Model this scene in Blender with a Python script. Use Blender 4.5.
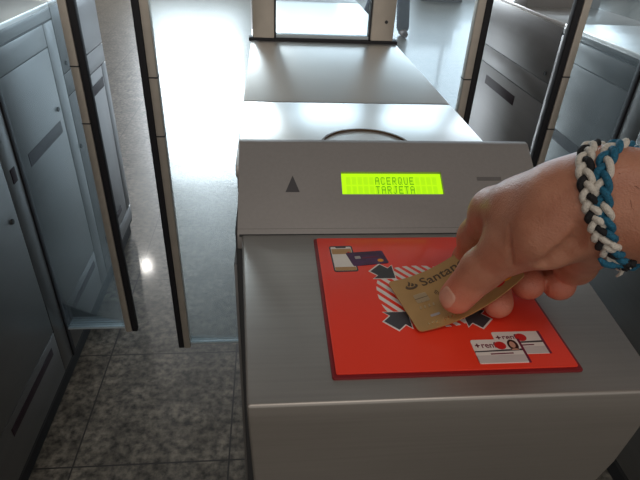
import bpy, bmesh, math, random
import numpy as np
from mathutils import Vector, Matrix
random.seed(4)
for o in list(bpy.data.objects): bpy.data.objects.remove(o)
S = bpy.context.scene
COL = S.collection

# ------------------------------------------------------------------ camera
cam_data = bpy.data.cameras.new('camera'); cam = bpy.data.objects.new('camera', cam_data); COL.objects.link(cam)
RX = Vector((0.9956, -0.0834, 0.0434)).normalized()
RB = -Vector((0.0936, 0.8372, -0.5388)).normalized()
RU = RB.cross(RX).normalized(); RX = RU.cross(RB).normalized()
cam.matrix_world = Matrix(((RX.x, RU.x, RB.x, 0), (RX.y, RU.y, RB.y, 0), (RX.z, RU.z, RB.z, 1.25), (0, 0, 0, 1)))
cam_data.sensor_width = 36; cam_data.lens = 36 * 522 / 640; cam_data.clip_start = 0.01
S.camera = cam

# ------------------------------------------------------------------ world, lights, exposure
W = bpy.data.worlds.new('world'); S.world = W; W.use_nodes = True
bg = W.node_tree.nodes['Background']; bg.inputs[0].default_value = (1.0, 0.93, 0.86, 1); bg.inputs[1].default_value = 0.42

def area(name, loc, rot, sx, sy, power, col):
    l = bpy.data.lights.new(name, 'AREA'); l.shape = 'RECTANGLE'; l.size = sx; l.size_y = sy
    l.energy = power; l.color = col
    o = bpy.data.objects.new(name, l); COL.objects.link(o); o.location = loc; o.rotation_euler = rot
    return o
RF = (math.radians(-90), 0, 0)     # faces -Y
area('daylight_entrance', (-1.35, 10.9, 2.5), RF, 1.8, 3.3, 440, (0.86, 0.94, 1.0))
area('daylight_doors', (3.4, 10.9, 2.4), RF, 6.8, 3.9, 400, (0.70, 0.86, 1.0))
area('overhead_fill', (0.1, -1.6, 4.4), (math.radians(-25), 0, 0), 3.0, 1.2, 48, (1.0, 0.90, 0.80))  # unseen fill lamp added behind the camera to lift top light on near surfaces
S.view_settings.view_transform = 'Standard'; S.view_settings.look = 'None'
S.view_settings.gamma = 1; S.view_settings.use_curve_mapping = False
S.view_settings.exposure = 0.18
S.cycles.use_denoising = True
S.cycles.max_bounces = 10; S.cycles.transparent_max_bounces = 16
S.cycles.sample_clamp_indirect = 6; S.cycles.caustics_refractive = False

# ------------------------------------------------------------------ materials
MATS = {}
def new_mat(name):
    m = bpy.data.materials.new(name); m.use_nodes = True; MATS[name] = m
    nt = m.node_tree; return m, nt, nt.nodes['Principled BSDF']
def pmat(name, col, rough=0.5, metal=0.0, noise=0.06, scale=40, bump=0.0, stretch=None, spec=0.5, emis=None, estr=0, coat=0, rnoise=0.0, aniso=0, sss=0):
    """principled with an object-space noise varying colour, roughness and relief"""
    m, nt, b = new_mat(name); N = nt.nodes; L = nt.links
    tc = N.new('ShaderNodeTexCoord'); mp = N.new('ShaderNodeMapping'); nz = N.new('ShaderNodeTexNoise')
    L.new(tc.outputs['Object'], mp.inputs[0]); L.new(mp.outputs[0], nz.inputs['Vector'])
    if stretch: mp.inputs['Scale'].default_value = stretch
    nz.inputs['Scale'].default_value = scale; nz.inputs['Detail'].default_value = 4
    cr = N.new('ShaderNodeValToRGB'); L.new(nz.outputs['Fac'], cr.inputs[0])
    cr.color_ramp.elements[0].position = 0.3; cr.color_ramp.elements[1].position = 0.7
    cr.color_ramp.elements[0].color = tuple(max(0, c * (1 - noise)) for c in col) + (1,)
    cr.color_ramp.elements[1].color = tuple(min(1, c * (1 + noise)) for c in col) + (1,)
    L.new(cr.outputs[0], b.inputs['Base Color'])
    b.inputs['Roughness'].default_value = rough; b.inputs['Metallic'].default_value = metal
    b.inputs['Specular IOR Level'].default_value = spec
    b.inputs['Coat Weight'].default_value = coat; b.inputs['Anisotropic'].default_value = aniso
    if rnoise:
        mr = N.new('ShaderNodeMapRange'); mr.inputs[3].default_value = rough - rnoise; mr.inputs[4].default_value = rough + rnoise
        L.new(nz.outputs['Fac'], mr.inputs[0]); L.new(mr.outputs[0], b.inputs['Roughness'])
    if bump:
        bp = N.new('ShaderNodeBump'); bp.inputs['Strength'].default_value = bump; bp.inputs['Distance'].default_value = 0.001
        L.new(nz.outputs['Fac'], bp.inputs['Height']); L.new(bp.outputs[0], b.inputs['Normal'])
    if emis: b.inputs['Emission Color'].default_value = emis + (1,); b.inputs['Emission Strength'].default_value = estr
    return m
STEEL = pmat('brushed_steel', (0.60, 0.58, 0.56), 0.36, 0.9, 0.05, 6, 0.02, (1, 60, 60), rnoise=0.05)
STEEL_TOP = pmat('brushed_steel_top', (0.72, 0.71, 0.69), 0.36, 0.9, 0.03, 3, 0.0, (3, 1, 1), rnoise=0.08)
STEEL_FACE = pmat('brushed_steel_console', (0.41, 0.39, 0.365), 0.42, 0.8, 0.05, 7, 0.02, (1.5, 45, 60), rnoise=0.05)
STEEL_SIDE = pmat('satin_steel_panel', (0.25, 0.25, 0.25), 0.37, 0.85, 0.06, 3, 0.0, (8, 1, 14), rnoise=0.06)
HOOD = pmat('grey_painted_hood', (0.29, 0.278, 0.272), 0.5, 0.2, 0.03, 300, 0.03)
HOODMARK = pmat('dark_grey_print', (0.065, 0.063, 0.07), 0.5)
BARM = pmat('grey_bar_print', (0.14, 0.135, 0.135), 0.5)
ALU = pmat('pale_aluminium_edge', (0.62, 0.57, 0.50), 0.45, 0.55, 0.05, 30)
RUBBER = pmat('black_rubber', (0.012, 0.012, 0.016), 0.6)
PLINTH = pmat('black_plinth', (0.012, 0.012, 0.014), 0.5)
DARKGAP = pmat('dark_gap', (0.05, 0.052, 0.055), 0.6, 0.3)
SENSOR = pmat('dark_sensor_acrylic', (0.035, 0.02, 0.028), 0.5, 0, 0.1, 10, spec=0.25)
RED = pmat('red_panel', (0.90, 0.050, 0.022), 0.34, 0, 0.03, 9, coat=0.25)
DKRED = pmat('dark_red_edge', (0.20, 0.008, 0.012), 0.4)
WHITE = pmat('white_print', (0.80, 0.76, 0.72), 0.4)
CHAR = pmat('charcoal_print', (0.055, 0.050, 0.058), 0.4)
PURPLE = pmat('purple_print', (0.075, 0.022, 0.085), 0.4, 0, 0.5, 90)
TAN = pmat('tan_print', (0.48, 0.28, 0.12), 0.4)
ORANGE = pmat('orange_print', (0.85, 0.33, 0.03), 0.4)
REDDOT = pmat('red_print', (0.62, 0.02, 0.02), 0.4)
MAROON = pmat('maroon_print', (0.17, 0.015, 0.05), 0.4)
GREYP = pmat('grey_print', (0.42, 0.38, 0.38), 0.4)
PALEP = pmat('pale_grey_print', (0.62, 0.57, 0.56), 0.4)
SKINP = pmat('portrait_skin', (0.62, 0.34, 0.25), 0.4)
HAIRP = pmat('portrait_hair', (0.045, 0.012, 0.01), 0.4)
GOLD = pmat('gold_card', (0.50, 0.29, 0.105), 0.42, 0.35, 0.06, 60, coat=0.15)
GOLDINK = pmat('dark_gold_ink', (0.095, 0.055, 0.026), 0.45, 0.1)
CHIP = pmat('pale_chip_metal', (0.55, 0.40, 0.24), 0.3, 0.6)
EMBOSS = pmat('bright_embossed_gold', (0.85, 0.62, 0.30), 0.22, 0.8)
BLACKYARN = pmat('black_cord', (0.008, 0.008, 0.010), 0.8, 0, 0.4, 900, 0.8)
WHITEYARN = pmat('white_cord', (0.66, 0.62, 0.55), 0.85, 0, 0.14, 900, 0.8)
BLUEYARN = pmat('teal_blue_cord', (0.010, 0.125, 0.22), 0.75, 0, 0.35, 900, 0.8)
LCD = pmat('lit_green_display', (0.35, 0.55, 0.02), 0.3, 0, 0.02, 3, emis=(0.42, 0.86, 0.0), estr=0.86)
LCDCELL = pmat('lit_character_cell', (0.33, 0.52, 0.02), 0.3, 0, 0.02, 3, emis=(0.36, 0.78, 0.0), estr=0.80)
LCDINK = pmat('display_segment', (0.06, 0.16, 0.01), 0.4, emis=(0.16, 0.46, 0.0), estr=0.7)
DENIM = pmat('dark_blue_denim', (0.018, 0.032, 0.085), 0.85, 0, 0.3, 60)
JACKET = pmat('dark_jacket', (0.03, 0.035, 0.05), 0.8)
SHOE = pmat('brown_shoe', (0.10, 0.045, 0.03), 0.6)
HAIR = pmat('dark_hair', (0.02, 0.013, 0.01), 0.7, 0, .3, 80)
BENCHM = pmat('dark_bench_metal', (0.02, 0.022, 0.03), 0.5)
WALLM = pmat('hall_wall', (0.26, 0.20, 0.17), 0.7, 0, 0.08, 2)
CEILM = pmat('hall_ceiling', (0.30, 0.28, 0.26), 0.8)
LAMP = pmat('lit_downlight', (1, 1, 1), 0.5, emis=(1, 0.96, 0.9), estr=420)

def skin_mat():
    m, nt, b = new_mat('skin'); N = nt.nodes; L = nt.links
    tc = N.new('ShaderNodeTexCoord')
    n3 = N.new('ShaderNodeTexNoise'); n3.inputs['Scale'].default_value = 170; n3.inputs['Detail'].default_value = 3; n3.inputs['Distortion'].default_value = 1.2
    n1 = N.new('ShaderNodeTexNoise'); n1.inputs['Scale'].default_value = 45; n1.inputs['Detail'].default_value = 5
    n2 = N.new('ShaderNodeTexNoise'); n2.inputs['Scale'].default_value = 700; n2.inputs['Detail'].default_value = 3
    vo = N.new('ShaderNodeTexVoronoi'); vo.inputs['Scale'].default_value = 900
    for n in (n1, n2, n3, vo): L.new(tc.outputs['Object'], n.inputs['Vector'])
    cr = N.new('ShaderNodeValToRGB'); e = cr.color_ramp.elements
    e[0].position = 0.32; e[0].color = (0.40, 0.155, 0.090, 1); e[1].position = 0.68; e[1].color = (0.53, 0.25, 0.160, 1)
    L.new(n1.outputs['Fac'], cr.inputs[0])
    at = N.new('ShaderNodeAttribute'); at.attribute_name = 'blush'; mb = N.new('ShaderNodeMix'); mb.data_type = 'RGBA'
    L.new(at.outputs['Fac'], mb.inputs[0]); L.new(cr.outputs[0], mb.inputs[6]); mb.inputs[7].default_value = (0.66, 0.20, 0.125, 1); L.new(mb.outputs[2], b.inputs['Base Color'])
    ad = N.new('ShaderNodeMath'); ad.operation = 'ADD'; L.new(n2.outputs['Fac'], ad.inputs[0]); L.new(vo.outputs['Distance'], ad.inputs[1])
    a3 = N.new('ShaderNodeMath'); a3.operation = 'MULTIPLY_ADD'; a3.inputs[1].default_value = 1.5; L.new(n3.outputs['Fac'], a3.inputs[0]); L.new(ad.outputs[0], a3.inputs[2])
    bp = N.new('ShaderNodeBump'); bp.inputs['Strength'].default_value = 0.32; bp.inputs['Distance'].default_value = 0.0006
    L.new(a3.outputs[0], bp.inputs['Height']); L.new(bp.outputs[0], b.inputs['Normal'])
    b.inputs['Roughness'].default_value = 0.42; b.inputs['Subsurface Weight'].default_value = 0.15
    b.inputs['Subsurface Radius'].default_value = (0.004, 0.0015, 0.0008); b.inputs['Subsurface Scale'].default_value = 1
    return m
SKIN = skin_mat()
NAIL = pmat('nail', (0.57, 0.29, 0.205), 0.28, 0, 0.05, 200, coat=0.3)

def glass_mat(name, tint, haze, hazecol):
    m, nt, b = new_mat(name); N = nt.nodes; L = nt.links; N.remove(b)
    out = N['Material Output']; tr = N.new('ShaderNodeBsdfTransparent'); tr.inputs[0].default_value = tint + (1,)
    gl = N.new('ShaderNodeBsdfGlossy'); gl.inputs['Roughness'].default_value = 0.02
    df = N.new('ShaderNodeBsdfDiffuse'); df.inputs[0].default_value = hazecol + (1,)
    tl = N.new('ShaderNodeBsdfTranslucent'); tl.inputs[0].default_value = hazecol + (1,)
    a = N.new('ShaderNodeAddShader'); L.new(df.outputs[0], a.inputs[0]); L.new(tl.outputs[0], a.inputs[1])
    m1 = N.new('ShaderNodeMixShader'); L.new(tr.outputs[0], m1.inputs[1]); L.new(a.outputs[0], m1.inputs[2])
    tc = N.new('ShaderNodeTexCoord'); nz = N.new('ShaderNodeTexNoise'); nz.inputs['Scale'].default_value = 6; nz.inputs['Detail'].default_value = 6
    L.new(tc.outputs['Object'], nz.inputs['Vector'])
    mr = N.new('ShaderNodeMapRange'); mr.inputs[3].default_value = haze * 0.5; mr.inputs[4].default_value = haze * 1.5
    L.new(nz.outputs['Fac'], mr.inputs[0]); L.new(mr.outputs[0], m1.inputs[0])
    fr = N.new('ShaderNodeFresnel'); fr.inputs[0].default_value = 1.45
    m2 = N.new('ShaderNodeMixShader'); L.new(fr.outputs[0], m2.inputs[0]); L.new(m1.outputs[0], m2.inputs[1]); L.new(gl.outputs[0], m2.inputs[2])
    L.new(m2.outputs[0], out.inputs[0]); return m
GLASS = glass_mat('dusty_glass', (0.90, 0.94, 0.95), 0.035, (0.62, 0.74, 0.80))
GLASSEDGE = pmat('pale_glass_edge', (0.50, 0.58, 0.62), 0.3)

def floor_mat():
    m, nt, b = new_mat('granite_floor'); N = nt.nodes; L = nt.links
    tc = N.new('ShaderNodeTexCoord'); sp = N.new('ShaderNodeSeparateXYZ'); L.new(tc.outputs['Object'], sp.inputs[0])
    def seam(sock, off):
        a = N.new('ShaderNodeMath'); a.operation = 'ADD'; a.inputs[1].default_value = off; L.new(sock, a.inputs[0])
        p = N.new('ShaderNodeMath'); p.operation = 'PINGPONG'; p.inputs[1].default_value = 0.2; L.new(a.outputs[0], p.inputs[0])
        c = N.new('ShaderNodeMath'); c.operation = 'LESS_THAN'; c.inputs[1].default_value = 0.0022; L.new(p.outputs[0], c.inputs[0])
        return c.outputs[0]
    sx = seam(sp.outputs['X'], 40.116); sy = seam(sp.outputs['Y'], 39.534)
    mx = N.new('ShaderNodeMath'); mx.operation = 'MAXIMUM'; L.new(sx, mx.inputs[0]); L.new(sy, mx.inputs[1])
    n1 = N.new('ShaderNodeTexNoise'); n1.inputs['Scale'].default_value = 48; n1.inputs['Detail'].default_value = 3; n1.inputs['Roughness'].default_value = .6
    n2 = N.new('ShaderNodeTexNoise'); n2.inputs['Scale'].default_value = 11; n2.inputs['Detail'].default_value = 4
    for n in (n1, n2): L.new(tc.outputs['Object'], n.inputs['Vector'])
    cr = N.new('ShaderNodeValToRGB'); e = cr.color_ramp.elements
    e[0].position = 0.33; e[0].color = (0.050, 0.044, 0.036, 1); e[1].position = 0.67; e[1].color = (0.27, 0.235, 0.185, 1)
    x = e.new(0.5); x.color = (0.155, 0.135, 0.108, 1); L.new(n1.outputs['Fac'], cr.inputs[0])
    c2 = N.new('ShaderNodeValToRGB'); c2.color_ramp.elements[0].position = .3; c2.color_ramp.elements[1].position = .7
    c2.color_ramp.elements[0].color = (.50, .50, .50, 1); c2.color_ramp.elements[1].color = (1.1, 1.1, 1.1, 1); L.new(n2.outputs['Fac'], c2.inputs[0])
    mu = N.new('ShaderNodeMix'); mu.data_type = 'RGBA'; mu.blend_type = 'MULTIPLY'; mu.inputs[0].default_value = 1
    L.new(cr.outputs[0], mu.inputs[6]); L.new(c2.outputs[0], mu.inputs[7])
    mi = N.new('ShaderNodeMix'); mi.data_type = 'RGBA'; L.new(mx.outputs[0], mi.inputs[0]); L.new(mu.outputs[2], mi.inputs[6]); mi.inputs[7].default_value = (0.035, 0.03, 0.028, 1)
    L.new(mi.outputs[2], b.inputs['Base Color'])
    mr = N.new('ShaderNodeMapRange'); mr.inputs[3].default_value = 0.30; mr.inputs[4].default_value = 0.40
    L.new(n2.outputs['Fac'], mr.inputs[0]); L.new(mr.outputs[0], b.inputs['Roughness'])
    b.inputs['Specular IOR Level'].default_value = 0.4; b.inputs['Coat Weight'].default_value = 0.22; b.inputs['Coat Roughness'].default_value = 0.09
    return m
FLOORM = floor_mat()

# ------------------------------------------------------------------ mesh helpers
def props(o, label=None, cat=None, group=None, kind=None):
    if label: o['label'] = label
    if cat: o['category'] = cat
    if group: o['group'] = group
    if kind: o['kind'] = kind
    return o
def empty(name, loc, label, cat, group=None):
    o = bpy.data.objects.new(name, None); COL.objects.link(o); o.location = loc; o.empty_display_size = .05
    return props(o, label, cat, group)
def wloc(p):
    v = Vector((0, 0, 0))
    while p: v += p.location; p = p.parent
    return v
def link(name, bm, mat, parent=None, smooth=False, origin=None, label=None):
    """bm holds world coordinates; the object gets its parent's origin (or `origin`)"""
    me = bpy.data.meshes.new(name)
    off = wloc(parent) if parent else Vector(origin or (0, 0, 0))
    bmesh.ops.translate(bm, verts=bm.verts, vec=-off)
    bm.to_mesh(me); bm.free()
    for m in (mat if isinstance(mat, (list, tuple)) else [mat]): me.materials.append(m)
    if smooth:
        for p in me.polygons: p.use_smooth = True
        if smooth != 'all': me.set_sharp_from_angle(angle=math.radians(35))
    o = bpy.data.objects.new(name, me); COL.objects.link(o)
    if parent: o.parent = parent
    else: o.location = off
    if label: o['label'] = label
    return o
def bbox(x0, x1, y0, y1, z0, z1, bev=0.0, seg=2, bm=None):
    t = bmesh.new(); bmesh.ops.create_cube(t, size=1)
    for v in t.verts: v.co = Vector(((x0 + x1) / 2 + v.co.x * (x1 - x0), (y0 + y1) / 2 + v.co.y * (y1 - y0), (z0 + z1) / 2 + v.co.z * (z1 - z0)))
    if bev: bmesh.ops.bevel(t, geom=t.edges[:], offset=bev, segments=seg, profile=.5, affect='EDGES')
    return merge(bm, t)
def merge(bm, t):
    if bm is None: return t
    me = bpy.data.meshes.new('tmp'); t.to_mesh(me); t.free(); bm.from_mesh(me); bpy.data.meshes.remove(me); return bm
def prism(poly, d, bev=0.0, seg=2, bm=None, fn=None):
    """polygon of 3-D points extruded by vector d"""
    t = bmesh.new(); vs = [t.verts.new(p) for p in poly]; f = t.faces.new(vs)
    r = bmesh.ops.extrude_face_region(t, geom=[f]); d = Vector(d)
    for g in r['geom']:
        if isinstance(g, bmesh.types.BMVert): g.co += d
    bmesh.ops.recalc_face_normals(t, faces=t.faces[:])
    if bev: bmesh.ops.bevel(t, geom=t.edges[:], offset=bev, segments=seg, profile=.5, affect='EDGES')
    return merge(bm, t)
def flat(polys, mp, h):
    """thin printed shapes: 2-D polygons placed by mp(u,v,w) with thickness h"""
    bm = bmesh.new()
    for P in polys:
        lo = [bm.verts.new(mp(u, v, 0)) for u, v in P]; hi = [bm.verts.new(mp(u, v, h)) for u, v in P]
        bm.faces.new(hi); n = len(P)
        for i in range(n): bm.faces.new((lo[i], lo[(i + 1) % n], hi[(i + 1) % n], hi[i]))
    bmesh.ops.recalc_face_normals(bm, faces=bm.faces[:])
    return bm
def text_polys(txt, size, x, y, extr, mp, bold=0.0, align='LEFT', sx=1.0):
    cu = bpy.data.curves.new('t', 'FONT'); cu.body = txt; cu.size = size; cu.offset = bold; cu.align_x = align; cu.resolution_u = 3
    cu.extrude = extr / 2
    o = bpy.data.objects.new('t', cu); COL.objects.link(o); dg = bpy.context.evaluated_depsgraph_get()
    me = bpy.data.meshes.new_from_object(o.evaluated_get(dg)); bpy.data.objects.remove(o); bpy.data.curves.remove(cu)
    bm = bmesh.new(); bm.from_mesh(me); bpy.data.meshes.remove(me)
    for v in bm.verts: v.co = mp(x + v.co.x * sx, y + v.co.y, v.co.z + extr / 2)
    return bm
def ellipse(cx, cy, rx, ry, n=28, rot=0):
    c, s = math.cos(rot), math.sin(rot); out = []
    for i in range(n):
        a = 2 * math.pi * i / n; x = rx * math.cos(a); y = ry * math.sin(a); out.append((cx + x * c - y * s, cy + x * s + y * c))
    return out
def rrect(x0, y0, x1, y1, r, n=5):
    out = []
    for cx, cy, a0 in ((x1 - r, y0 + r, -90), (x1 - r, y1 - r, 0), (x0 + r, y1 - r, 90), (x0 + r, y0 + r, 180)):
        for i in range(n + 1):
            a = math.radians(a0 + 90 * i / n); out.append((cx + r * math.cos(a), cy + r * math.sin(a)))
    return out
def boolean(o, cut):
    md = o.modifiers.new('b', 'BOOLEAN'); md.object = cut; md.operation = 'DIFFERENCE'; md.solver = 'EXACT'
    dg = bpy.context.evaluated_depsgraph_get(); me = bpy.data.meshes.new_from_object(o.evaluated_get(dg))
    o.modifiers.clear(); old = o.data; o.data = me; bpy.data.meshes.remove(old)
    bpy.data.objects.remove(cut)

# ------------------------------------------------------------------ SDF surfaces
def seg_dist(P, a, b, ra, rb):
    a = np.array(a, np.float32); b = np.array(b, np.float32); ab = b - a; L2 = float(ab @ ab) + 1e-12
    t = np.clip(((P - a) @ ab) / L2, 0, 1)
    q = P - a - t[..., None] * ab
    return np.sqrt((q * q).sum(-1)) - (ra + (rb - ra) * t)
def smin(a, b, k):
    h = np.clip(0.5 + 0.5 * (b - a) / k, 0, 1); return b + (a - b) * h - k * h * (1 - h)
def make_sdf(groups, cuts=()):
    """groups: [(k_inside_group, k_to_rest, [(a,b,ra,rb)...])]"""
    def f(P):
        P = np.asarray(P, np.float32); tot = None
        for kin, kout, prims in groups:
            g = None
            for p in prims:
                d = seg_dist(P, *p); g = d if g is None else smin(g, d, kin)
            tot = g if tot is None else smin(tot, g, kout)
        for a, b, r, k in cuts:
            d = seg_dist(P, a, b, r, r); tot = -smin(-tot, d, k)
        return tot
    return f
def surface(f, lo, hi, h):
    n = [int((hi[i] - lo[i]) / h) + 2 for i in range(3)]
    ax = [np.float32(lo[i]) + np.arange(n[i], dtype=np.float32) * np.float32(h) for i in range(3)]
    F = np.empty(n, np.float32); YY, ZZ = np.meshgrid(ax[1], ax[2], indexing='ij')
    step = max(1, int(400000 / (n[1] * n[2])))
    for i in range(0, n[0], step):
        xs = ax[0][i:i + step]
        P = np.stack([np.broadcast_to(xs[:, None, None], (len(xs),) + YY.shape), np.broadcast_to(YY, (len(xs),) + YY.shape), np.broadcast_to(ZZ, (len(xs),) + YY.shape)], -1)
        F[i:i + step] = f(P)
    s = F < 0
    c = np.zeros([m - 1 for m in n], np.int8)
    for dx in (0, 1):
        for dy in (0, 1):
            for dz in (0, 1): c += s[dx:n[0] - 1 + dx, dy:n[1] - 1 + dy, dz:n[2] - 1 + dz]
    act = (c > 0) & (c < 8); I = np.argwhere(act); idx = -np.ones(act.shape, np.int64); idx[act] = np.arange(len(I))
    acc = np.zeros((len(I), 3)); cnt = np.zeros(len(I))
    cor = [(a, b, d) for a in (0, 1) for b in (0, 1) for d in (0, 1)]
    for u in cor:
        for k in range(3):
            if u[k]: continue
            v = list(u); v[k] = 1
            fu = F[I[:, 0] + u[0], I[:, 1] + u[1], I[:, 2] + u[2]]; fv = F[I[:, 0] + v[0], I[:, 1] + v[1], I[:, 2] + v[2]]
            m = (fu < 0) != (fv < 0); t = np.where(m, fu / np.where(m, fu - fv, 1), 0)
            p = np.tile(np.array(u, float), (len(I), 1)); p[:, k] += t
            acc[m] += p[m]; cnt[m] += 1
    V = (I + acc / cnt[:, None]) * h + np.array(lo)
    faces = []
    for k in range(3):
        a, b = [(1, 2), (2, 0), (0, 1)][k]
        sl0 = [slice(None)] * 3; sl1 = [slice(None)] * 3; sl0[k] = slice(0, -1); sl1[k] = slice(1, None)
        s0 = s[tuple(sl0)]; s1 = s[tuple(sl1)]; E = np.argwhere(s0 != s1)
        E = E[(E[:, a] > 0) & (E[:, b] > 0) & (E[:, a] < n[a] - 1) & (E[:, b] < n[b] - 1)]
        ins = s0[E[:, 0], E[:, 1], E[:, 2]]
        def g(da, db):
            Q = E.copy(); Q[:, a] -= da; Q[:, b] -= db; return idx[Q[:, 0], Q[:, 1], Q[:, 2]]
        q = np.stack([g(1, 1), g(0, 1), g(0, 0), g(1, 0)], 1)
        q = np.where(ins[:, None], q, q[:, ::-1]); faces.append(q)
    Fc = np.concatenate(faces); Fc = Fc[(Fc >= 0).all(1)]
    return V, Fc
def sdf_obj(name, f, lo, hi, h, mat, parent=None, origin=None):
    V, Fc = surface(f, lo, hi, h); off = np.array(wloc(parent) if parent else (origin or (0, 0, 0)))
    me = bpy.data.meshes.new(name); me.from_pydata((V - off).tolist(), [], Fc.tolist()); me.materials.append(mat)
    me.polygons.foreach_set('use_smooth', [True] * len(me.polygons)); me.update()
    o = bpy.data.objects.new(name, me); COL.objects.link(o)
    if parent: o.parent = parent
    else: o.location = off
    return o
def tube(path, r, n=8, closed=False, bm=None, flatten=None):
    t = bmesh.new(); P = [Vector(p) for p in path]; N = len(P); rings = []; up = None
    for i, p in enumerate(P):
        a = P[(i - 1) % N] if (closed or i > 0) else p; b = P[(i + 1) % N] if (closed or i < N - 1) else p
        d = (b - a).normalized()
        if up is None: up = d.orthogonal().normalized()
        up = (up - d * up.dot(d)).normalized(); sd = d.cross(up)
        rr = r[i] if isinstance(r, (list, tuple)) else r
        rings.append([t.verts.new(p + (up * math.cos(2 * math.pi * k / n) + sd * math.sin(2 * math.pi * k / n)) * rr) for k in range(n)])
    for i in range(N if closed else N - 1):
        A = rings[i]; B = rings[(i + 1) % N]; sh = 0
        if closed and i == N - 1: sh = min(range(n), key=lambda s: (A[0].co - B[s].co).length)
        for k in range(n): t.faces.new((A[k], A[(k + 1) % n], B[(k + 1 + sh) % n], B[(k + sh) % n]))
    if not closed: t.faces.new(rings[0][::-1]); t.faces.new(rings[-1])
    return merge(bm, t)

# ------------------------------------------------------------------ setting
def struct(name, bm, mat): return props(link(name, bm, mat), kind='structure')
struct('floor', bbox(-6, 7, -3, 11.2, -0.1, 0), FLOORM)
struct('ceiling', bbox(-6, 7, -3, 11.2, 5.0, 5.1), CEILM)
struct('wall_left', bbox(-6.15, -6, -3, 11.2, 0, 5), WALLM)
struct('wall_right', bbox(7, 7.15, -3, 11.2, 0, 5), WALLM)
bm = bbox(-6, -2.25, 10.5, 10.7, 0, 5); bbox(-0.45, 0.0, 10.5, 10.7, 0, 5, bm=bm); bbox(6.8, 7, 10.5, 10.7, 0, 5, bm=bm)
bbox(-2.25, -0.45, 10.5, 10.7, 4.5, 5, bm=bm); bbox(0, 6.8, 10.5, 10.7, 4.35, 5, bm=bm); bbox(-2.25, -0.45, 10.5, 10.7, 0, 1.05, bm=bm)
bbox(0, 6.8, 10.5, 10.7, 0, 0.45, bm=bm)
struct('wall_far', bm, WALLM)
bm = bmesh.new()
for x in (-2.22, -0.48): bbox(x - .03, x + .03, 10.46, 10.52, 1.05, 4.5, bm=bm)
bbox(-2.25, -.45, 10.46, 10.52, 4.44, 4.5, bm=bm); bbox(-2.25, -.45, 10.46, 10.52, 1.05, 1.11, bm=bm)
struct('window_1', bm, DARKGAP)
bm = bmesh.new()
for x in (.03, 1.7, 3.4, 5.1, 6.77): bbox(x - .03, x + .03, 10.46, 10.52, .45, 4.35, bm=bm)
bbox(0, 6.8, 10.46, 10.52, 4.29, 4.35, bm=bm); bbox(0, 6.8, 10.46, 10.52, .45, .51, bm=bm)
struct('window_2', bm, DARKGAP)

# ------------------------------------------------------------------ gate cabinets
def side_panels(par, x, sgn, yend, zt):
    """door panels on one passage side of a cabinet; x the body face, sgn its outward direction"""
    T = 0.004
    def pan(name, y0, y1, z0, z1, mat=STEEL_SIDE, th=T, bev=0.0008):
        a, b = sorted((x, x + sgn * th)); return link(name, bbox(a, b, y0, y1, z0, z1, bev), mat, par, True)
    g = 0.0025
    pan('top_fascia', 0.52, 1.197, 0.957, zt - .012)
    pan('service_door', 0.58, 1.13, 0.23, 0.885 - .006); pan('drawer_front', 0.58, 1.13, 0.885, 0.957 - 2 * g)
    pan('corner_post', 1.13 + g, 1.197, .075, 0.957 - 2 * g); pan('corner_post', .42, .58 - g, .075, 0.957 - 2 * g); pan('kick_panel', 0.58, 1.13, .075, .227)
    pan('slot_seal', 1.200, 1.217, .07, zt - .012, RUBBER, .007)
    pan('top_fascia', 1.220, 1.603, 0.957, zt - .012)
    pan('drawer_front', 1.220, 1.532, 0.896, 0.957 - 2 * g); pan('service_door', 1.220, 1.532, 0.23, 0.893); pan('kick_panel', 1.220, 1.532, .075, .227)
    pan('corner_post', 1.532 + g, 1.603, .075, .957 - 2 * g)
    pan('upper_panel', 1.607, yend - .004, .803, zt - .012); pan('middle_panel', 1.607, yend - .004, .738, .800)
    pan('service_door', 1.607, yend - .06, .14, .735); pan('corner_post', yend - .058, yend - .004, .14, .735); pan('kick_panel', 1.607, yend - .004, .075, .137)
    def ins(name, y0, y1, z0, z1, mat):
        a, b = sorted((x + sgn * T, x + sgn * (T + .0015))); return link(name, bbox(a, b, y0, y1, z0, z1, .0006), mat, par, True)
    for y0, y1 in ((1.262, 1.503), (yend - .30 if yend < 2.2 else 1.81, yend - .07 if yend < 2.2 else 2.10), (.62, .86)):
        ins('dark_side_inset', y0, y1, .664, .698, SENSOR)  # dark acrylic sensor windows
    ins('dark_side_inset', 1.156, 1.180, .668, .704, SENSOR)  # small dark sticker
    for y0, y1 in ((.83, 1.095), (1.262, 1.512), (1.66, 1.90)): ins('dark_side_inset', y0, y1, .178, .202, SENSOR)  # low dark strips are the vent slots
    for y, z in ((1.505, .731), (1.615, .574), (1.639, .826), (1.10, .60)):
        t = bmesh.new(); bmesh.ops.create_cone(t, cap_ends=True, segments=14, radius1=.007, radius2=.006, depth=.004, matrix=Matrix.Translation((x + sgn * (T + .0015), y, z)) @ Matrix.Rotation(math.pi / 2, 4, 'Y'))
        link('lock', t, DARKGAP, par, True)

def leaf(par, xa, xb, y, z0=.165, z1=1.72):
    """glass leaf from cabinet face xa to free end xb"""
    s = 1 if xb > xa else -1
    a, b = sorted((xa, xb - s * .033)); gl = link('glass_leaf', bbox(a, b, y - .005, y + .005, z0 + .006, z1), GLASS, par)
    link('bottom_rim', bbox(a, b, y - .0055, y + .0055, z0, z0 + .006, .001), GLASSEDGE, gl, True)  # pale colour paints in the light caught along the glass's lower edge
    a, b = sorted((xb - s * .034, xb - s * .016)); bm = bbox(a, b, y - .011, y + .011, z0 - .01, z1 + .01, .002)
    link('metal_edge', bm, ALU, gl, True)
    for z in (.93, .80):
        link('edge_joint', bbox(a - .0004, b + .0004, y - .0116, y + .0116, z, z + .003), DARKGAP, gl)
    a, b = sorted((xb - s * .016, xb)); link('rubber_seal', bbox(a, b, y - .010, y + .010, z0 - .01, z1 + .01, .003), RUBBER, gl, True)

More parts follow.
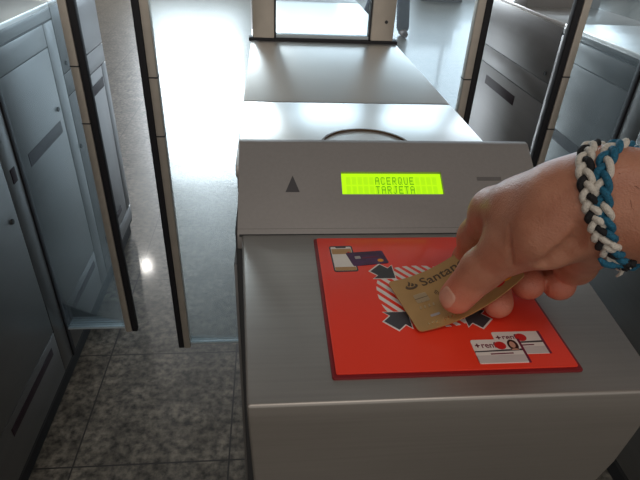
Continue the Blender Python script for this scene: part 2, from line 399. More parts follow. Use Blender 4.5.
# hood (display housing) plane: starts at (y .398, z 1.0) and rises towards the back
E1 = Vector((0, .845, .534)); NH = Vector((0, -.534, .845))
def hood_map(x0, dz=0.0):
    return lambda u, v, w=0: Vector((x0 + u, .398, 1.0 + dz)) + E1 * v + NH * w

FONT = {'A': ["01110", "10001", "10001", "11111", "10001", "10001", "10001"], 'C': ["01110", "10001", "10000", "10000", "10000", "10001", "01110"],
        'E': ["11111", "10000", "10000", "11110", "10000", "10000", "11111"], 'R': ["11110", "10001", "10001", "11110", "10100", "10010", "10001"],
        'Q': ["01110", "10001", "10001", "10001", "10101", "10010", "01101"], 'U': ["10001", "10001", "10001", "10001", "10001", "10001", "01110"],
        'T': ["11111", "00100", "00100", "00100", "00100", "00100", "00100"], 'J': ["00111", "00010", "00010", "00010", "00010", "10010", "01100"]}

def front_unit(par, x0, graphics=True):
    """console, red reader panel and display hood; x0 = left side of the body"""
    A = lambda x: x + .034 + x0                       # written for the middle cabinet, whose x0 is -0.034
    # console top and apron as one folded sheet with depth
    prof = [(.208, 1.0), (.400, 1.0), (.400, .80), (.330, .74), (.262, .76), (.226, .84), (.212, .92), (.208, .975)]
    bm = bmesh.new(); L_ = []; R_ = []
    for y, z in prof:
        t = (y - .208) / .192; dz = max(0, 1.0 - z)
        xl = -.0152 - .0108 * t + .030 * dz; xr = .2490 + .019 * t - .030 * dz
        L_.append(bm.verts.new((A(xl), y, z))); R_.append(bm.verts.new((A(xr), y, z)))
    n = len(prof); bm.faces.new(L_); bm.faces.new(R_[::-1])
    for i in range(n): bm.faces.new((L_[i], R_[i], R_[(i + 1) % n], L_[(i + 1) % n]))
    bmesh.ops.recalc_face_normals(bm, faces=bm.faces[:])
    bmesh.ops.bevel(bm, geom=[e for e in bm.edges if e.calc_face_angle(0) > .6], offset=.0022, segments=3, profile=.5, affect='EDGES')
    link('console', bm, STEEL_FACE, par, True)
    # red reader panel
    X0, X1, Y0, Y1 = .0375, .2035, .2255, .388
    base = link('reader_panel', prism([Vector((A(x), y, .9995)) for x, y in rrect(X0, Y0, X1, Y1, .002)], (0, 0, .0022), .0006, 2), DKRED, par, True)
    link('printed_face', prism([Vector((A(x), y, 1.0016)) for x, y in rrect(X0 + .0026, Y0 + .0028, X1 - .0026, Y1 - .0012, .0015)], (0, 0, .0014), .0004, 2), RED, base, True)
    mp = lambda u, v, w=0: Vector((A(u), v, 1.0030 + w))
    def pr(name, polys, mat, h=.00015, label=None): return link(name, flat(polys, mp, h), mat, base, label=label)
    # phone picture
    def rot(P, cx, cy, a):
        c, s = math.cos(a), math.sin(a); return [(cx + x * c - y * s, cy + x * s + y * c) for x, y in P]
    ph = lambda x0_, y0_, x1_, y1_, r: rot(rrect(x0_, y0_, x1_, y1_, r), .0600, .3550, math.radians(1.5))
    pr('phone_picture', [ph(-.0100, -.0188, .0100, .0188, .0022)], CHAR, .00012, 'printed phone with a card on its screen')
    pr('phone_screen', [ph(-.0088, -.0172, .0088, .0172, .0012)], WHITE, .00022)
    pr('phone_notch', [ph(-.0045, .0152, .0045, .0180, .0008)], CHAR, .00032)
    pr('phone_card', [ph(-.0084, .0062, .0084, .0140, .0004)], TAN, .0003); pr('phone_bar', [ph(-.0086, -.0172, .0086, -.0125, .0004)], TAN, .0003)
    pr('phone_card_logo', [rot(ellipse(.0055, .0085, .0011, .0011, 12), .0600, .3550, 0)], REDDOT, .0004)
    pc = lambda P: rot(P, .0798, .3548, math.radians(7))
    pr('purple_card_picture', [pc([(-.0160, .0092), (-.0150, .0098), (.0150, .0090), (.0160, .0080), (.0165, -.0085), (.0155, -.0095), (-.0130, -.0098), (-.0140, -.0088)])], PURPLE, .0004, 'printed purple payment card')
    pr('card_chip', [pc(rrect(-.0098, -.0002, -.0050, .0036, .0005))], GREYP, .0005); pr('card_dot', [pc(ellipse(.0105, -.0050, .0026, .0021, 16))], ORANGE, .0005)
    pr('card_number', [pc([(-.004, -.0002), (.010, -.0002), (.010, .0012), (-.004, .0012)])], MAROON, .0005)
    # striped target: diagonal stripes clipped by a rounded outline
    cx, cy = .1190, .3060; outline = rot(ellipse(0, 0, .0400, .0392, 48), cx, cy, 0)
    outline = []
    for i in range(64):
        a = 2 * math.pi * i / 64; c, s = math.cos(a), math.sin(a); p = 2 / 2.4
        outline.append((cx + .0385 * math.copysign(abs(c) ** p, c), cy + .0372 * math.copysign(abs(s) ** p, s)))
    d = Vector((.62, -.785)).normalized(); nn = Vector((-d.y, d.x)); stripes = []
    for k in range(-8, 9):
        o0 = k * .0066
        P = outline
        for lim, sg in ((o0, 1), (o0 + .0034, -1)):
            Q = []
            for i in range(len(P)):
                a = P[i]; b = P[(i + 1) % len(P)]
                fa = sg * (nn.dot(Vector((a[0] - cx, a[1] - cy))) - lim); fb = sg * (nn.dot(Vector((b[0] - cx, b[1] - cy))) - lim)
                if fa >= 0: Q.append(a)
                if (fa >= 0) != (fb >= 0): t = fa / (fa - fb); Q.append((a[0] + (b[0] - a[0]) * t, a[1] + (b[1] - a[1]) * t))
            P = Q
            if len(P) < 3: break
        if len(P) >= 3: stripes.append(P)
    pr('striped_target', stripes, WHITE, .00012, 'white diagonal stripes in a round target')
    for qx in (-1, 1):
        for qy in (-1, 1):
            D, w, tw, tl = .0205, .0172, .0046, .0285
            def arrow(D, w, tw, tl):
                m_ = D + w / 2            # mid of the head's long side
                P = [(D, D), (D + w, D), (m_ + tw, m_ - tw), (tl + tw, tl - tw)] if False else None
                s2 = tw
                P = [(D, D), (D + w, D), (m_ + s2, m_ - s2), (m_ + s2 + tl, m_ - s2 + tl), (m_ - s2 + tl, m_ + s2 + tl), (m_ - s2, m_ + s2), (D, D + w)]
                P = [(cx + qx * x, cy + qy * y) for x, y in P]
                return P if qx * qy > 0 else P[::-1]
            pr('arrow_outline', [arrow(D - .0006, w + .0018, tw + .0006, .0062)], WHITE, .0002)
            pr('arrow', [arrow(D, w, tw, .0056)], CHAR, .0003)
    # two travel card pictures
    def travel(px, py, z, portrait):
        k = lambda P: [(px + x + .05 * y * 0, py + y) for x, y in P]
        pr('travel_card_picture', [k(rrect(0, 0, .0345, .0218, .0016))], WHITE, z, 'printed white travel card with a red dot')
        pr('card_edge', [k([(.0333, 0), (.0350, 0), (.0350, .0218), (.0333, .0218)])], MAROON, z + .0001)
        pr('grey_band', [k([(0, .0100), (.0333, .0108), (.0333, .0124), (0, .0110)])], CHAR, z + .0001)
        pr('maroon_line', [k([(.010, .0076), (.026, .0080), (.026, .0090), (.010, .0086)])], MAROON, z + .0001)
        pr('grey_field', [k([(0, .0004), (.0333, .0004), (.0333, .0070), (0, .0070)])], PALEP, z + .00006)
        pr('red_dot', [k(ellipse(.0195, .0158, .0040, .0037, 20))], REDDOT, z + .00014)
        t = text_polys('renfe', .0074, px + .0060, py + .0140, .0001, lambda u, v, w: mp(u, v, w + z), .0001, sx=.88); link('lettering', t, MAROON, base)
        pr('plus_mark', [k([(.0018, .0158), (.0052, .0158), (.0052, .0167), (.0018, .0167)]), k([(.0030, .0145), (.0040, .0145), (.0040, .0180), (.0030, .0180)])], MAROON, z + .0001)
        if portrait:
            pr('portrait_hair', [k(ellipse(.0285, .0160, .0037, .0052, 18))], HAIRP, z + .0001)
            pr('portrait_face', [k(ellipse(.0282, .0162, .0020, .0030, 16)), k([(.0256, .0112), (.0314, .0112), (.0300, .0124), (.0270, .0124)])], SKINP, z + .0002)
    travel(.1530, .2402, .0002, False); travel(.1352, .2325, .0006, True)
    # hood
    hx0, hx1 = A(-.030), A(.263)
    pr_ = [(.398, 1.0), (.483, 1.0537), (.489, 1.0540), (.505, 1.046), (.530, 1.021), (.530, .985), (.398, .985)]
    hood = link('display_hood', prism([Vector((hx0, y, z)) for y, z in pr_], (hx1 - hx0, 0, 0), .0008, 2), HOOD, par, True)
    link('hood_joint', bbox(hx0 + .002, A(.266), .3970, .3982, .9985, 1.0004), DARKGAP, hood)
    hm = hood_map(x0 + .034)
    u0, u1, v0, v1 = .0683, .1655, .0425, .0640
    cut = link('cut', prism([hm(u0 - .0008, v0 - .0008, .004), hm(u1 + .0008, v0 - .0008, .004), hm(u1 + .0008, v1 + .0026, .004), hm(u0 - .0008, v1 + .0026, .004)], -NH * .010), DARKGAP)
    boolean(hood, cut)
    lc = link('display_screen', prism([hm(u0 - .001, v0 - .001, -.0055), hm(u1 + .001, v0 - .001, -.0055), hm(u1 + .001, v1 + .003, -.0055), hm(u0 - .001, v1 + .003, -.0055)], NH * .0020), LCD, hood, label='lit green display')
    W_ = (u1 - u0) / 17.2; cells = []; 
    hs = lambda u, v, w=0: hm(u, v, w - .0035)
    for r in range(2):
        for c in range(16):
            a = u0 + W_ * (.6 + c) + .0006; b = a + W_ - .0012; y0 = v0 + .0014 + r * .0100
            cells.append([(a, y0), (b, y0), (b, y0 + .0088), (a, y0 + .0088)])
    link('character_cells', flat(cells, hs, .00012), LCDCELL, lc)
    for word, r, c0 in (('ACERQUE', 1, 5), ('TARJETA', 0, 5)):
        px = []
        for i, ch in enumerate(word):
            a = u0 + W_ * (.6 + c0 + i) + .0007; cw = (W_ - .0014) / 5; y0 = v0 + .0014 + r * .0100; rh = .0088 / 7.2
            for ry, row in enumerate(FONT[ch]):
                for cx_, bit in enumerate(row):
                    if bit == '1':
                        X = a + cx_ * cw; Y = y0 + (6.1 - ry) * rh
                        px.append([(X, Y), (X + cw * .96, Y), (X + cw * .96, Y + rh * .96), (X, Y + rh * .96)])
        link('display_text', flat(px, hs, .0003), LCDINK, lc)
    link('triangle_mark', flat([[(.0140, .0440), (.0272, .0440), (.0210, .0620)]], hm, .0003), HOODMARK, hood)
    link('bar_mark', flat([[(.2015, .0570), (.2260, .0570), (.2260, .0610), (.2015, .0610)]], hm, .0003), BARM, hood)

def cabinet(x0, yend, zt, label, wl=None, wr=None, yl=1.2, yr=1.2):
    x1 = x0 + .288; c = empty('fare_gate_cabinet', ((x0 + x1) / 2, 1.2, 0), label, 'ticket gate', 'stainless steel cabinets of the ticket gate row')
    link('body', bbox(x0 + .002, x1 - .002, .402, yend, .055, zt - .016, .003), DARKGAP, c, True)
    link('plinth', bbox(x0 + .012, x1 - .012, .41, yend - .01, 0, .056), PLINTH, c)
    link('front_column', bbox(x0 + .03, x1 - .03, .27, .404, .055, .84, .01), STEEL_SIDE, c, True)
    # top plates with their seam
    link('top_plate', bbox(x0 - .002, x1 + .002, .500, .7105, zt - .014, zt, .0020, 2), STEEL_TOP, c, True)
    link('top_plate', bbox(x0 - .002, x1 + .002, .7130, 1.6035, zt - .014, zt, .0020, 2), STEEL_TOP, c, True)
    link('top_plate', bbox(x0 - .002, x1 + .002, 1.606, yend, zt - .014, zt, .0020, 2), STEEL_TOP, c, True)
    link('seam', bbox(x0 + .001, x1 - .001, .7095, .714, zt - .012, zt - .0008), DARKGAP, c)
    # round indicator ring on the top
    cx = (x0 + x1) / 2; ring = bmesh.new(); seg = 56
    for r0, r1, h0 in ((.0505, .0530, .0022),):
        R_ = [[ring.verts.new((cx + r * math.cos(2 * math.pi * i / seg), .553 + r * math.sin(2 * math.pi * i / seg), z)) for i in range(seg)] for r, z in ((r0, zt - .001), (r0, zt + h0), (r1, zt + h0), (r1, zt - .001))]
        for q in range(3):
            for i in range(seg): ring.faces.new((R_[q][i], R_[q][(i + 1) % seg], R_[q + 1][(i + 1) % seg], R_[q + 1][i]))
    bmesh.ops.recalc_face_normals(ring, faces=ring.faces[:]); link('indicator_ring', ring, GOLDINK, c, True, label='brown indicator ring')
    # glass screen in a metal frame standing on the top
    yf = 1.100
    fr = link('screen_frame', bbox(x0 - .006, x1 + .004, yf - .014, yf + .014, zt - .001, zt + .006, .001), RUBBER, c, True, label='black foot rail of the glass screen')
    for a, b in ((x0 + .002, x0 + .044), (x1 - .052, x1 - .006)):
        p = link('frame_post', bbox(a, b, yf - .014, yf + .014, zt + .006, 1.74, .002), ALU, fr, True)
        link('edge_line', bbox((b if a < cx else a - .0035), (b + .0035 if a < cx else a), yf - .009, yf + .009, zt + .006, 1.70), DARKGAP, fr)
        for z in ((1.40,) if a < cx else (1.062, 1.40)):
            t = bmesh.new(); bmesh.ops.create_cone(t, cap_ends=True, segments=12, radius1=.0035, radius2=.003, depth=.003, matrix=Matrix.Translation(((a + b) / 2 + .006, yf - .0145, z)) @ Matrix.Rotation(math.pi / 2, 4, 'X')); link('frame_screw', t, DARKGAP, fr)
    link('frame_rail', bbox(x0 + .044, x1 - .052, yf - .010, yf + .010, 1.70, 1.74, .002), ALU, fr, True)
    link('sill', bbox(x0 + .044, x1 - .052, yf - .009, yf + .009, zt + .006, zt + .012, .001), GLASSEDGE, fr, True)
    link('glass_screen', bbox(x0 + .0475, x1 - .0555, yf - .004, yf + .004, zt + .012, 1.70), GLASS, fr)
    # second display hood at the far end
    yh = 1.90
    prf = [(yh, zt - .002), (yh + .005, zt + .052), (yh + .012, zt + .055), (yh + .128, zt - .002)]
    link('rear_hood', prism([Vector((x0 + .004, y, z)) for y, z in prf], (.268, 0, 0), .003, 2), HOOD, c, True)
    side_panels(c, x1 - .002, 1, yend, zt); side_panels(c, x0 + .002, -1, yend, zt)
    front_unit(c, x0)
    if wl: leaf(c, x0 - .002, x0 - wl, yl)
    if wr: leaf(c, x1 + .002, x1 + wr, yr)
    return c
cabinet(-.034, 2.06, 1.020, 'nearest steel ticket gate with the red card reader panel and lit green display', .234, .220, 1.139, 1.175)
cabinet(-.890, 2.03, .997, 'steel ticket gate along the left edge, across the narrow passage, with closed panelled doors', None, .203, 1.2, 1.214)
cabinet(.888, 2.30, .984, 'steel ticket gate at upper right behind the wrist, its side panels in view', .208, None, 1.214)

# ------------------------------------------------------------------ bank card
A0 = Vector((.1010, .2610)); TD = Vector((-.225, .974)).normalized(); LD = Vector((TD.y, -TD.x)); LD = Vector((.985, .172)).normalized()
THM = 0.92                                         # bend angle at the far end
ARC = [(0.0, 0.0)]
for i_ in range(200):
    th_ = THM * ((i_ + .5) / 200) ** .9; ARC.append((ARC[-1][0] + math.cos(th_) / 200, ARC[-1][1] + math.sin(th_) / 200))
def card_map(s, t, w=0):
    f_ = min(max(0, s / .0856), .9999); k = int(f_ * 200); q = f_ * 200 - k
    ax = (ARC[k][0] * (1 - q) + ARC[k + 1][0] * q) * .0856; az = (ARC[k][1] * (1 - q) + ARC[k + 1][1] * q) * .0856; th = THM * f_ ** .9
    n = Vector((-math.sin(th) * LD.x, -math.sin(th) * LD.y, math.cos(th)))
    return Vector((A0.x + LD.x * ax + TD.x * t, A0.y + LD.y * ax + TD.y * t, 1.0056 + az + .003 * (t / .054))) + n * w
card = empty('bank_card', tuple(card_map(.043, .027)), 'gold bank card pinched between thumb and finger, held over the striped target', 'bank card')
def grid_shape(inside_poly, nx, ny, mp, h):
    """bent sheet: rows between left and right limits of a rounded rectangle"""
    x0, y0, x1, y1, r = inside_poly; bm = bmesh.new(); lay = []
    for w in (0, h):
        rows = []
        for j in range(ny + 1):
            ty = y0 + (y1 - y0) * (0.5 - 0.5 * math.cos(math.pi * j / ny)); e = min(ty - y0, y1 - ty); ins_ = r - math.sqrt(max(0, r * r - (r - min(e, r)) ** 2)) if e < r else 0
            rows.append([bm.verts.new(mp(x0 + ins_ + (x1 - x0 - 2 * ins_) * i / nx, ty, w)) for i in range(nx + 1)])
        lay.append(rows)
    for w, rows in enumerate(lay):
        for j in range(ny):
            for i in range(nx):
                q = (rows[j][i], rows[j][i + 1], rows[j + 1][i + 1], rows[j + 1][i]); bm.faces.new(q if w else q[::-1])
    B = [(0, i) for i in range(nx)] + [(j, nx) for j in range(ny)] + [(ny, nx - i) for i in range(nx)] + [(ny - j, 0) for j in range(ny)]
    for k in range(len(B)):
        a = B[k]; b = B[(k + 1) % len(B)]; bm.faces.new((lay[0][a[0]][a[1]], lay[0][b[0]][b[1]], lay[1][b[0]][b[1]], lay[1][a[0]][a[1]]))
    return bm
ct = link('card_body', grid_shape((0, 0, .0856, .054, .0032), 30, 22, card_map, .0008), GOLD, card, True)
cm = lambda u, v, w=0: card_map(u, v, w + .00082)
# flame logo: a flattened bowl with three tongues
def logo(ox, oy, k):
    bowl = [(-1.0, .05), (-.82, .30), (-.55, .42), (-.62, .18), (-.45, .0), (-.1, -.12), (.25, -.12), (.60, 0), (.66, .25), (.58, .42), (.85, .28), (1.0, .02), (.88, -.28), (.50, -.50), (0, -.58), (-.50, -.50), (-.88, -.26)]
    t1 = [(-.30, .10), (-.48, .38), (-.30, .62), (-.12, .92), (-.12, 1.25), (.12, .95), (.10, .66), (-.08, .36)]
    t2 = [(.08, .02), (-.02, .22), (.20, .50), (.32, .78), (.50, .52), (.52, .26), (.36, .05)]
    return [[(ox + x * k, oy + y * k) for x, y in P] for P in (bowl, t1, t2)]
link('flame_logo', flat(logo(.0150, .0435, .0050), cm, .00012), GOLDINK, card)
link('lettering', text_polys('Santander', .0118, .0225, .0405, .00012, cm, .00016), GOLDINK, card)
link('chip', flat([rrect(.0115, .0255, .0215, .0345, .0012)], cm, .00012), CHIP, card)
link('chip_contacts', flat([[(.0115, .0298), (.0215, .0298), (.0215, .0301), (.0115, .0301)], [(.0148, .0255), (.0151, .0255), (.0151, .0345), (.0148, .0345)], [(.0182, .0255), (.0185, .0255), (.0185, .0345), (.0182, .0345)]], cm, .0002), GOLDINK, card)
arcs = []
for r in (.0016, .0027, .0038):
    o_ = [(.0262 + r * math.cos(a), .0300 + r * math.sin(a)) for a in np.linspace(-.8, .8, 8)]; i_ = [(.0262 + (r - .0005) * math.cos(a), .0300 + (r - .0005) * math.sin(a)) for a in np.linspace(.8, -.8, 8)]
    arcs.append(o_ + i_)
link('contactless_symbol', flat(arcs, cm, .00012), GOLDINK, card)
num = []
for i in range(16):
    s_ = .0105 + i * .0034 + (i // 4) * .002; num.append([(s_, .0195), (s_ + .0012, .0195), (s_ + .0018, .0222), (s_ + .0006, .0222)])
link('embossed_numbers', flat(num, cm, .0003), CHIP, card)
nm = [[(.0090 + i * .0030, .0040 + .0006 * (i % 2)), (.0101 + i * .0030, .0040), (.0105 + i * .0030, .0056 + .0004 * (i % 3)), (.0095 + i * .0030, .0058)] for i in range(9) if i not in (3,)]
link('embossed_name', flat(nm, cm, .0003), EMBOSS, card)
link('silver_bar', flat([[(.0145, .0103), (.0215, .0103), (.0215, .0123), (.0145, .0123)]], cm, .0002), GREYP, card)
link('red_circle', flat([ellipse(.0690, .0120, .0062, .0062)], cm, .00015), REDDOT, card)
link('yellow_circle', flat([ellipse(.0760, .0120, .0062, .0062)], cm, .0003), ORANGE, card)

# ------------------------------------------------------------------ the hand and arm
WR = (.1807, .2352, 1.1178)
palm = [((.1791, .2424, 1.1280), (.192, .236, 1.128), .0180, .0195), ((.1843, .2353, 1.1095), (.196, .232, 1.110), .0175, .0185),
        ((.1791, .2424, 1.1270), (.1667, .2514, 1.1128), .0185, .0220), ((.1667, .2514, 1.1128), (.1576, .2705, 1.0946), .0220, .0212), ((.1576, .2705, 1.0946), (.1515, .2940, 1.0810), .0212, .0170),
        ((.178, .262, 1.096), (.172, .296, 1.078), .021, .0150), ((.1896, .2450, 1.0990), (.190, .304, 1.070), .015, .0130),
        ((.1896, .2399, 1.0970), (.2148, .2860, 1.0440), .0155, .0125), ((.2148, .2860, 1.0440), (.207, .304, 1.060), .0125, .0120)]
fore = [((.186, .238, 1.126), (.300, .190, 1.137), .0205, .032), ((.190, .233, 1.113), (.300, .182, 1.124), .0195, .032), ((.300, .186, 1.130), (.430, .110, 1.150), .035, .045),
        ((.430, .110, 1.150), (.470, -.02, 1.30), .046, .050)]
thenar = [((.1738, .2359, 1.1085), (.1595, .2472, 1.0958), .0180, .0205), ((.1595, .2472, 1.0958), (.1494, .2604, 1.0774), .0205, .0160)]
thumb = [((.1494, .2604, 1.0774), (.1387, .2695, 1.0526), .0155, .0130), ((.1387, .2695, 1.0526), (.1272, .2722, 1.0275), .0135, .0119)]
index = [((.1515, .2940, 1.0810), (.1521, .3138, 1.0495), .0158, .0135), ((.1521, .3138, 1.0495), (.1524, .3243, 1.0225), .0130, .0098), ((.1524, .3243, 1.0225), (.1560, .3020, 1.0135), .0094, .0086)]
middle = [((.172, .305, 1.072), (.174, .335, 1.042), .0130, .0110), ((.174, .335, 1.042), (.174, .325, 1.020), .0106, .0100), ((.174, .325, 1.020), (.1619, .2787, 1.0155), .0098, .0108)]
ring_ = [((.189, .308, 1.066), (.194, .342, 1.041), .0125, .0110), ((.194, .342, 1.041), (.197, .325, 1.021), .0106, .0104), ((.197, .325, 1.021), (.1897, .2943, 1.0210), .0108, .0124)]
pinky = [((.206, .306, 1.062), (.216, .334, 1.042), .0115, .0100), ((.216, .334, 1.042), (.218, .320, 1.024), .0098, .0096), ((.218, .320, 1.024), (.2111, .2899, 1.0230), .0098, .0120)]
cuts = [((.1369, .2470, 1.0990), (.1369, .2433, 1.0923), .0006, .0022), ((.1369, .2433, 1.0923), (.1390, .2418, 1.0849), .0009, .0024), ((.1390, .2418, 1.0849), (.1425, .2430, 1.0757), .0012, .0028),
        ((.1615, .2232, 1.1141), (.1625, .2218, 1.1087), .0012, .005), ((.1625, .2218, 1.1087), (.1618, .2226, 1.1019), .0024, .005), ((.1618, .2226, 1.1019), (.1582, .2244, 1.0941), .0042, .005), ((.1582, .2244, 1.0941), (.1540, .2280, 1.0850), .0046, .004), ((.1975, .2858, 1.034), (.2018, .2872, 1.010), .0013, .0015),
        ((.1360, .2960, 1.058), (.1420, .3040, 1.044), .0006, .0015), ((.1380, .3000, 1.052), (.1420, .3060, 1.040), .0006, .0015)]
hand_sdf = make_sdf([(.012, .012, palm + fore), (.010, .007, thenar), (.006, .009, thumb), (.009, .010, index), (.004, .0020, middle), (.004, .0016, ring_), (.004, .0016, pinky)], cuts)
arm = empty('person', (.47, -.02, 1.30), "person's bare right hand and forearm reaching in from the right, holding a gold card", 'person')
ao = sdf_obj('arm', hand_sdf, (.108, -.09, .995), (.535, .365, 1.365), .0016, SKIN, arm)
vc = np.empty(len(ao.data.vertices) * 3); ao.data.vertices.foreach_get('co', vc); vc = vc.reshape(-1, 3) + np.array(arm.location); bl = np.zeros(len(vc))
for q, R_ in (((.1277, .2729, 1.0275), .020), ((.1619, .2787, 1.0155), .022), ((.1897, .2943, 1.021), .022), ((.2111, .2899, 1.023), .022), ((.152, .322, 1.03), .028)):
    bl = np.maximum(bl, np.clip(1.25 - np.linalg.norm(vc - np.array(q), axis=1) / R_, 0, .8))
at_ = ao.data.attributes.new('blush', 'FLOAT', 'POINT'); at_.data.foreach_set('value', bl.astype(np.float32))
# thumb nail
def march(p, d, iso, n=120, L=.05):
    p = np.array(p, float); d = np.array(d, float); ts = np.linspace(0, L, n); v = hand_sdf(p + ts[:, None] * d) - iso
    k = np.argmax(v < 0)
    if not (v < 0).any() or k == 0: return None
    t = ts[k - 1] + (ts[k] - ts[k - 1]) * v[k - 1] / (v[k - 1] - v[k]); return p + d * t
ta = np.array((.1277, .2729, 1.0275)); tb = np.array((.1387, .2695, 1.0526)); ax_ = (ta - tb) / np.linalg.norm(ta - tb)
tocam = np.array((0, 0, 1.25)) - ta; tocam /= np.linalg.norm(tocam)
nd = tocam + np.array((-.10, .30, .15)); nd -= ax_ * (nd @ ax_); nd /= np.linalg.norm(nd); bd = np.cross(nd, ax_)
bm = bmesh.new(); G = {}
NR, NS = 7, 28; cen = ta + ax_ * .0005
def nailpt(u, v, lift):
    p = march(cen + ax_ * u + bd * v + nd * .03, -nd, lift); return Vector(p) if p is not None else None
c0 = bm.verts.new(nailpt(0, 0, .0006)); prev = None
for i in range(1, NR + 1):
    rr = i / NR; cur = []
    for k in range(NS):
        a = 2 * math.pi * k / NS; c, s = math.cos(a), math.sin(a); p = 2 / 3.0
        u = .0076 * rr * math.copysign(abs(c) ** p, c); v = .0068 * rr * math.copysign(abs(s) ** p, s)
        q = nailpt(u, v, .0006 if i < NR else -.0004); cur.append(bm.verts.new(q if q is not None else c0.co))
    for k in range(NS):
        if prev: bm.faces.new((prev[k], prev[(k + 1) % NS], cur[(k + 1) % NS], cur[k]))
        else: bm.faces.new((c0, cur[(k + 1) % NS], cur[k]))
    prev = cur
bmesh.ops.recalc_face_normals(bm, faces=bm.faces[:]); link('thumb_nail', bm, NAIL, arm, 'all', label='pale thumb nail')

# ------------------------------------------------------------------ braided bracelets
def bracelet(c, n, cols, label, a=.0031, r=.0019, periods=9, lift=-.0004):
    c = np.array(c); n = np.array(n, float); n /= np.linalg.norm(n)
    u = np.cross(n, (0, 0, 1.)); u /= np.linalg.norm(u); v = np.cross(n, u); M = 240
    rad = []
    for i in range(M):
        ph = 2 * math.pi * i / M; d = u * math.cos(ph) + v * math.sin(ph); ts = np.linspace(.012, .09, 200); val = hand_sdf(c + ts[:, None] * d)
        k = np.argmax(val > 0); rad.append(ts[k] if (val > 0).any() else .09)
    rad = np.array(rad)
    rad = np.minimum(rad, .055)
    for _ in range(6): rad = (np.roll(rad, 1) + rad + np.roll(rad, -1)) / 3
    P = [c + (u * math.cos(2 * math.pi * i / M) + v * math.sin(2 * math.pi * i / M)) * (rad[i] + lift + .0008) for i in range(M)]
    P = np.array(P); T = np.roll(P, -1, 0) - np.roll(P, 1, 0); T /= np.linalg.norm(T, axis=1)[:, None]
    lo = int(np.argmin(P[:, 2])); b = empty('braided_bracelet', tuple(P[lo]), label, 'bracelet', 'braided cord bracelets on the wrist')
    for s, (mat, nm_) in enumerate(cols):
        path = []; NP = periods * 26
        for i in range(NP):
            g = i / NP * M; i0 = int(g) % M; i1 = (i0 + 1) % M; f_ = g - int(g); p = P[i0] * (1 - f_) + P[i1] * f_; t = T[i0] * (1 - f_) + T[i1] * f_
            o_ = p - c; o_ -= n * (o_ @ n); o_ /= np.linalg.norm(o_); w = np.cross(t, o_)
            th = 2 * math.pi * periods * i / NP + s * 2 * math.pi / 3
            path.append(p + w * a * math.sin(th) + o_ * .00135 * math.sin(2 * th))
        link(nm_, tube(path, r, 8, True), mat, b, 'all')
    return b
Wn, Bn, Tn = (WHITEYARN, 'white_strand'), (BLACKYARN, 'black_strand'), (BLUEYARN, 'blue_strand')
bracelet((.1822, .2362, 1.1190), (.632, -.561, .536), [Wn, Bn, Wn], 'black and white braided cord bracelet, the one nearer the hand')
b2 = bracelet((.1932, .2348, 1.1192), (.574, -.705, .414), [Wn, Tn, Tn], 'blue and white braided cord bracelet, the one nearer the elbow')

kn = empty('bracelet_knot', (.190, .2155, 1.092), 'small dark knot with a loose blue cord end tying the braided bracelets under the wrist', 'knot')
bm = bmesh.new()
for (x, y, z, r_) in ((.1893, .2135, 1.0960, .0026), (.1918, .2128, 1.0962, .0024), (.1900, .2135, 1.0930, .0020)):
    t = bmesh.new(); bmesh.ops.create_icosphere(t, subdivisions=3, radius=r_, matrix=Matrix.Translation((x, y, z)))
    for v in t.verts: v.co += (v.co - Vector((x, y, z))) * (.18 * math.sin(v.co.x * 3000 + v.co.z * 2500))
    merge(bm, t)
link('knot', bm, BLACKYARN, kn, 'all')
link('cord_end', tube([(.1893, .2130, 1.0950), (.1861, .2148, 1.0945), (.1825, .2152, 1.0940), (.1780, .2152, 1.0950), (.1738, .2145, 1.0985)], [.0017, .0020, .0022, .0020, .0010], 10), BLUEYARN, kn, 'all', label='loose blue cord end')
link('cord_end', tube([(.1900, .2150, 1.0915), (.1900, .2150, 1.0880), (.1890, .2160, 1.0855)], [.0012, .0010, .0006], 8), WHITEYARN, kn, 'all')
# fine dark hairs on the forearm
hb = bmesh.new(); rnd = random.Random(7)
for i in range(260):
    d0 = np.array((-.55 + rnd.uniform(-.5, .3), -.5 + rnd.uniform(-.5, .6), .68 + rnd.uniform(-.5, .3))); d0 /= np.linalg.norm(d0)
    t0 = rnd.uniform(.10, .75); base = np.array((.190, .2345, 1.1195)) * (1 - t0) + np.array((.300, .186, 1.130)) * t0
    q = march(base + d0 * .05, -d0, 0.0)
    if q is None: continue
    q = Vector(q); dd = Vector(d0); g = Vector((rnd.uniform(.2, .9), rnd.uniform(-.5, .5), rnd.uniform(-.6, .1))).normalized(); ln = rnd.uniform(.004, .008)
    tube([q - dd * .0004, q + dd * .0007 + g * ln * .35, q + dd * .0009 + g * ln * .7 + Vector((0, 0, -ln * .1)), q + dd * .0006 + g * ln], [.00009, .00008, .00006, .00003], 3, bm=hb)
props(link('arm_hair', hb, HAIR, arm), kind='stuff')

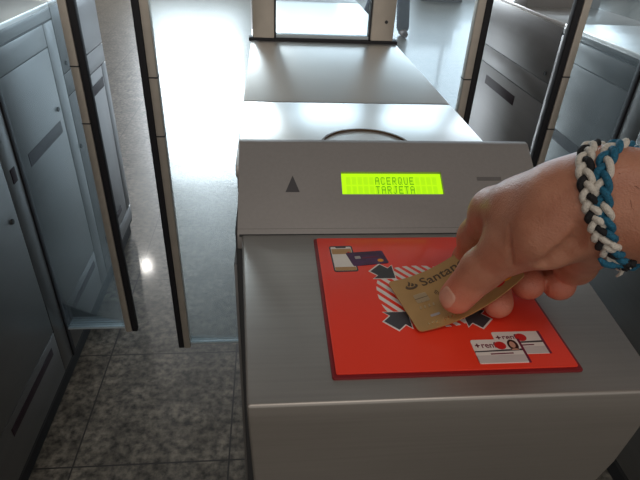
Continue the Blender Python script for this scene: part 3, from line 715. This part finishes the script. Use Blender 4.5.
# ------------------------------------------------------------------ passer-by, bench and lamp in the distance
def passer():
    bx, by = 1.42, 6.75
    r = empty('person', (bx, by, 0), 'person in dark blue trousers walking in the bright hall behind the glass screen', 'person')
    f1 = (1.56, 6.35, 0); f2 = (1.30, 7.20, 0)
    k1 = (1.545, 6.50, .50); k2 = (1.36, 6.95, .50); h1 = (1.50, 6.72, .92); h2 = (1.34, 6.78, .92)
    tr = make_sdf([(.05, .05, [(h1, k1, .095, .075), (k1, (f1[0], f1[1] + .04, .10), .072, .075), (h2, k2, .095, .075), (k2, (f2[0], f2[1] + .04, .12), .072, .075), (h1, h2, .10, .10)])])
    sdf_obj('trousers', tr, (1.1, 6.1, 0.02), (1.75, 7.5, 1.1), .02, DENIM, r)
    sh = make_sdf([(.06, .06, [((1.36, 6.75, 1.0), (1.48, 6.75, 1.0), .12, .12), ((1.42, 6.74, 1.1), (1.42, 6.73, 1.38), .14, .13), ((1.27, 6.73, 1.42), (1.57, 6.73, 1.42), .07, .07), ((1.25, 6.73, 1.42), (1.20, 6.66, 1.14), .055, .045), ((1.20, 6.66, 1.14), (1.22, 6.52, .95), .045, .035), ((1.59, 6.73, 1.42), (1.64, 6.80, 1.14), .055, .045), ((1.64, 6.80, 1.14), (1.63, 6.90, .95), .045, .035)])])
    sdf_obj('jacket', sh, (1.05, 6.35, .8), (1.8, 7.1, 1.55), .02, JACKET, r)
    bd = make_sdf([(.03, .03, [((1.42, 6.72, 1.42), (1.42, 6.70, 1.52), .055, .05), ((1.42, 6.68, 1.60), (1.42, 6.70, 1.67), .075, .085), ((1.42, 6.60, 1.60), (1.42, 6.585, 1.585), .018, .014),
                              ((1.225, 6.50, .93), (1.23, 6.47, .84), .030, .025), ((1.63, 6.91, .93), (1.63, 6.93, .84), .030, .025)])])
    sdf_obj('body', bd, (1.1, 6.4, .78), (1.75, 7.0, 1.8), .012, SKIN, r)
    hr = make_sdf([(.02, .02, [((1.42, 6.735, 1.62), (1.42, 6.72, 1.70), .075, .080)])]); sdf_obj('hair', hr, (1.3, 6.6, 1.5), (1.55, 6.85, 1.82), .012, HAIR, r)
    for f in (f1, f2):
        s_ = make_sdf([(.03, .03, [((f[0], f[1] + .06, .050), (f[0], f[1] - .10, .040), .048, .038)])]); sdf_obj('shoe', s_, (f[0] - .1, f[1] - .2, 0.002), (f[0] + .1, f[1] + .2, .14), .012, SHOE, r)
passer()
b = empty('bench', (2.85, 9.35, 0), 'dark low bench on the far side of the hall, at the top of the picture', 'bench')
link('seat', bbox(2.45, 3.25, 9.15, 9.55, .36, .42, .01), BENCHM, b); link('base', bbox(2.50, 3.20, 9.20, 9.50, 0, .36, .01), BENCHM, b)
link('backrest', bbox(2.45, 3.25, 9.52, 9.56, .42, .80, .01), BENCHM, b)
for nm_, (x, y) in enumerate([(-1.686, 5.96)]):
    k = 4.98 / 3.0
    # ceiling downlight whose mirror image shows on the polished floor
    xx, yy = -.496 * (1 + 4.98 / 1.25), 1.753 * (1 + 4.98 / 1.25)
    d_ = empty('downlight', (xx, yy, 4.98), 'small round ceiling spotlight seen mirrored as a bright spot on the floor', 'ceiling light')
    t = bmesh.new(); bmesh.ops.create_cone(t, cap_ends=True, segments=24, radius1=.13, radius2=.13, depth=.05, matrix=Matrix.Translation((xx, yy, 4.975))); link('housing', t, ALU, d_)
    t = bmesh.new(); bmesh.ops.create_cone(t, cap_ends=True, segments=24, radius1=.09, radius2=.09, depth=.01, matrix=Matrix.Translation((xx, yy, 4.945))); link('lens', t, LAMP, d_)
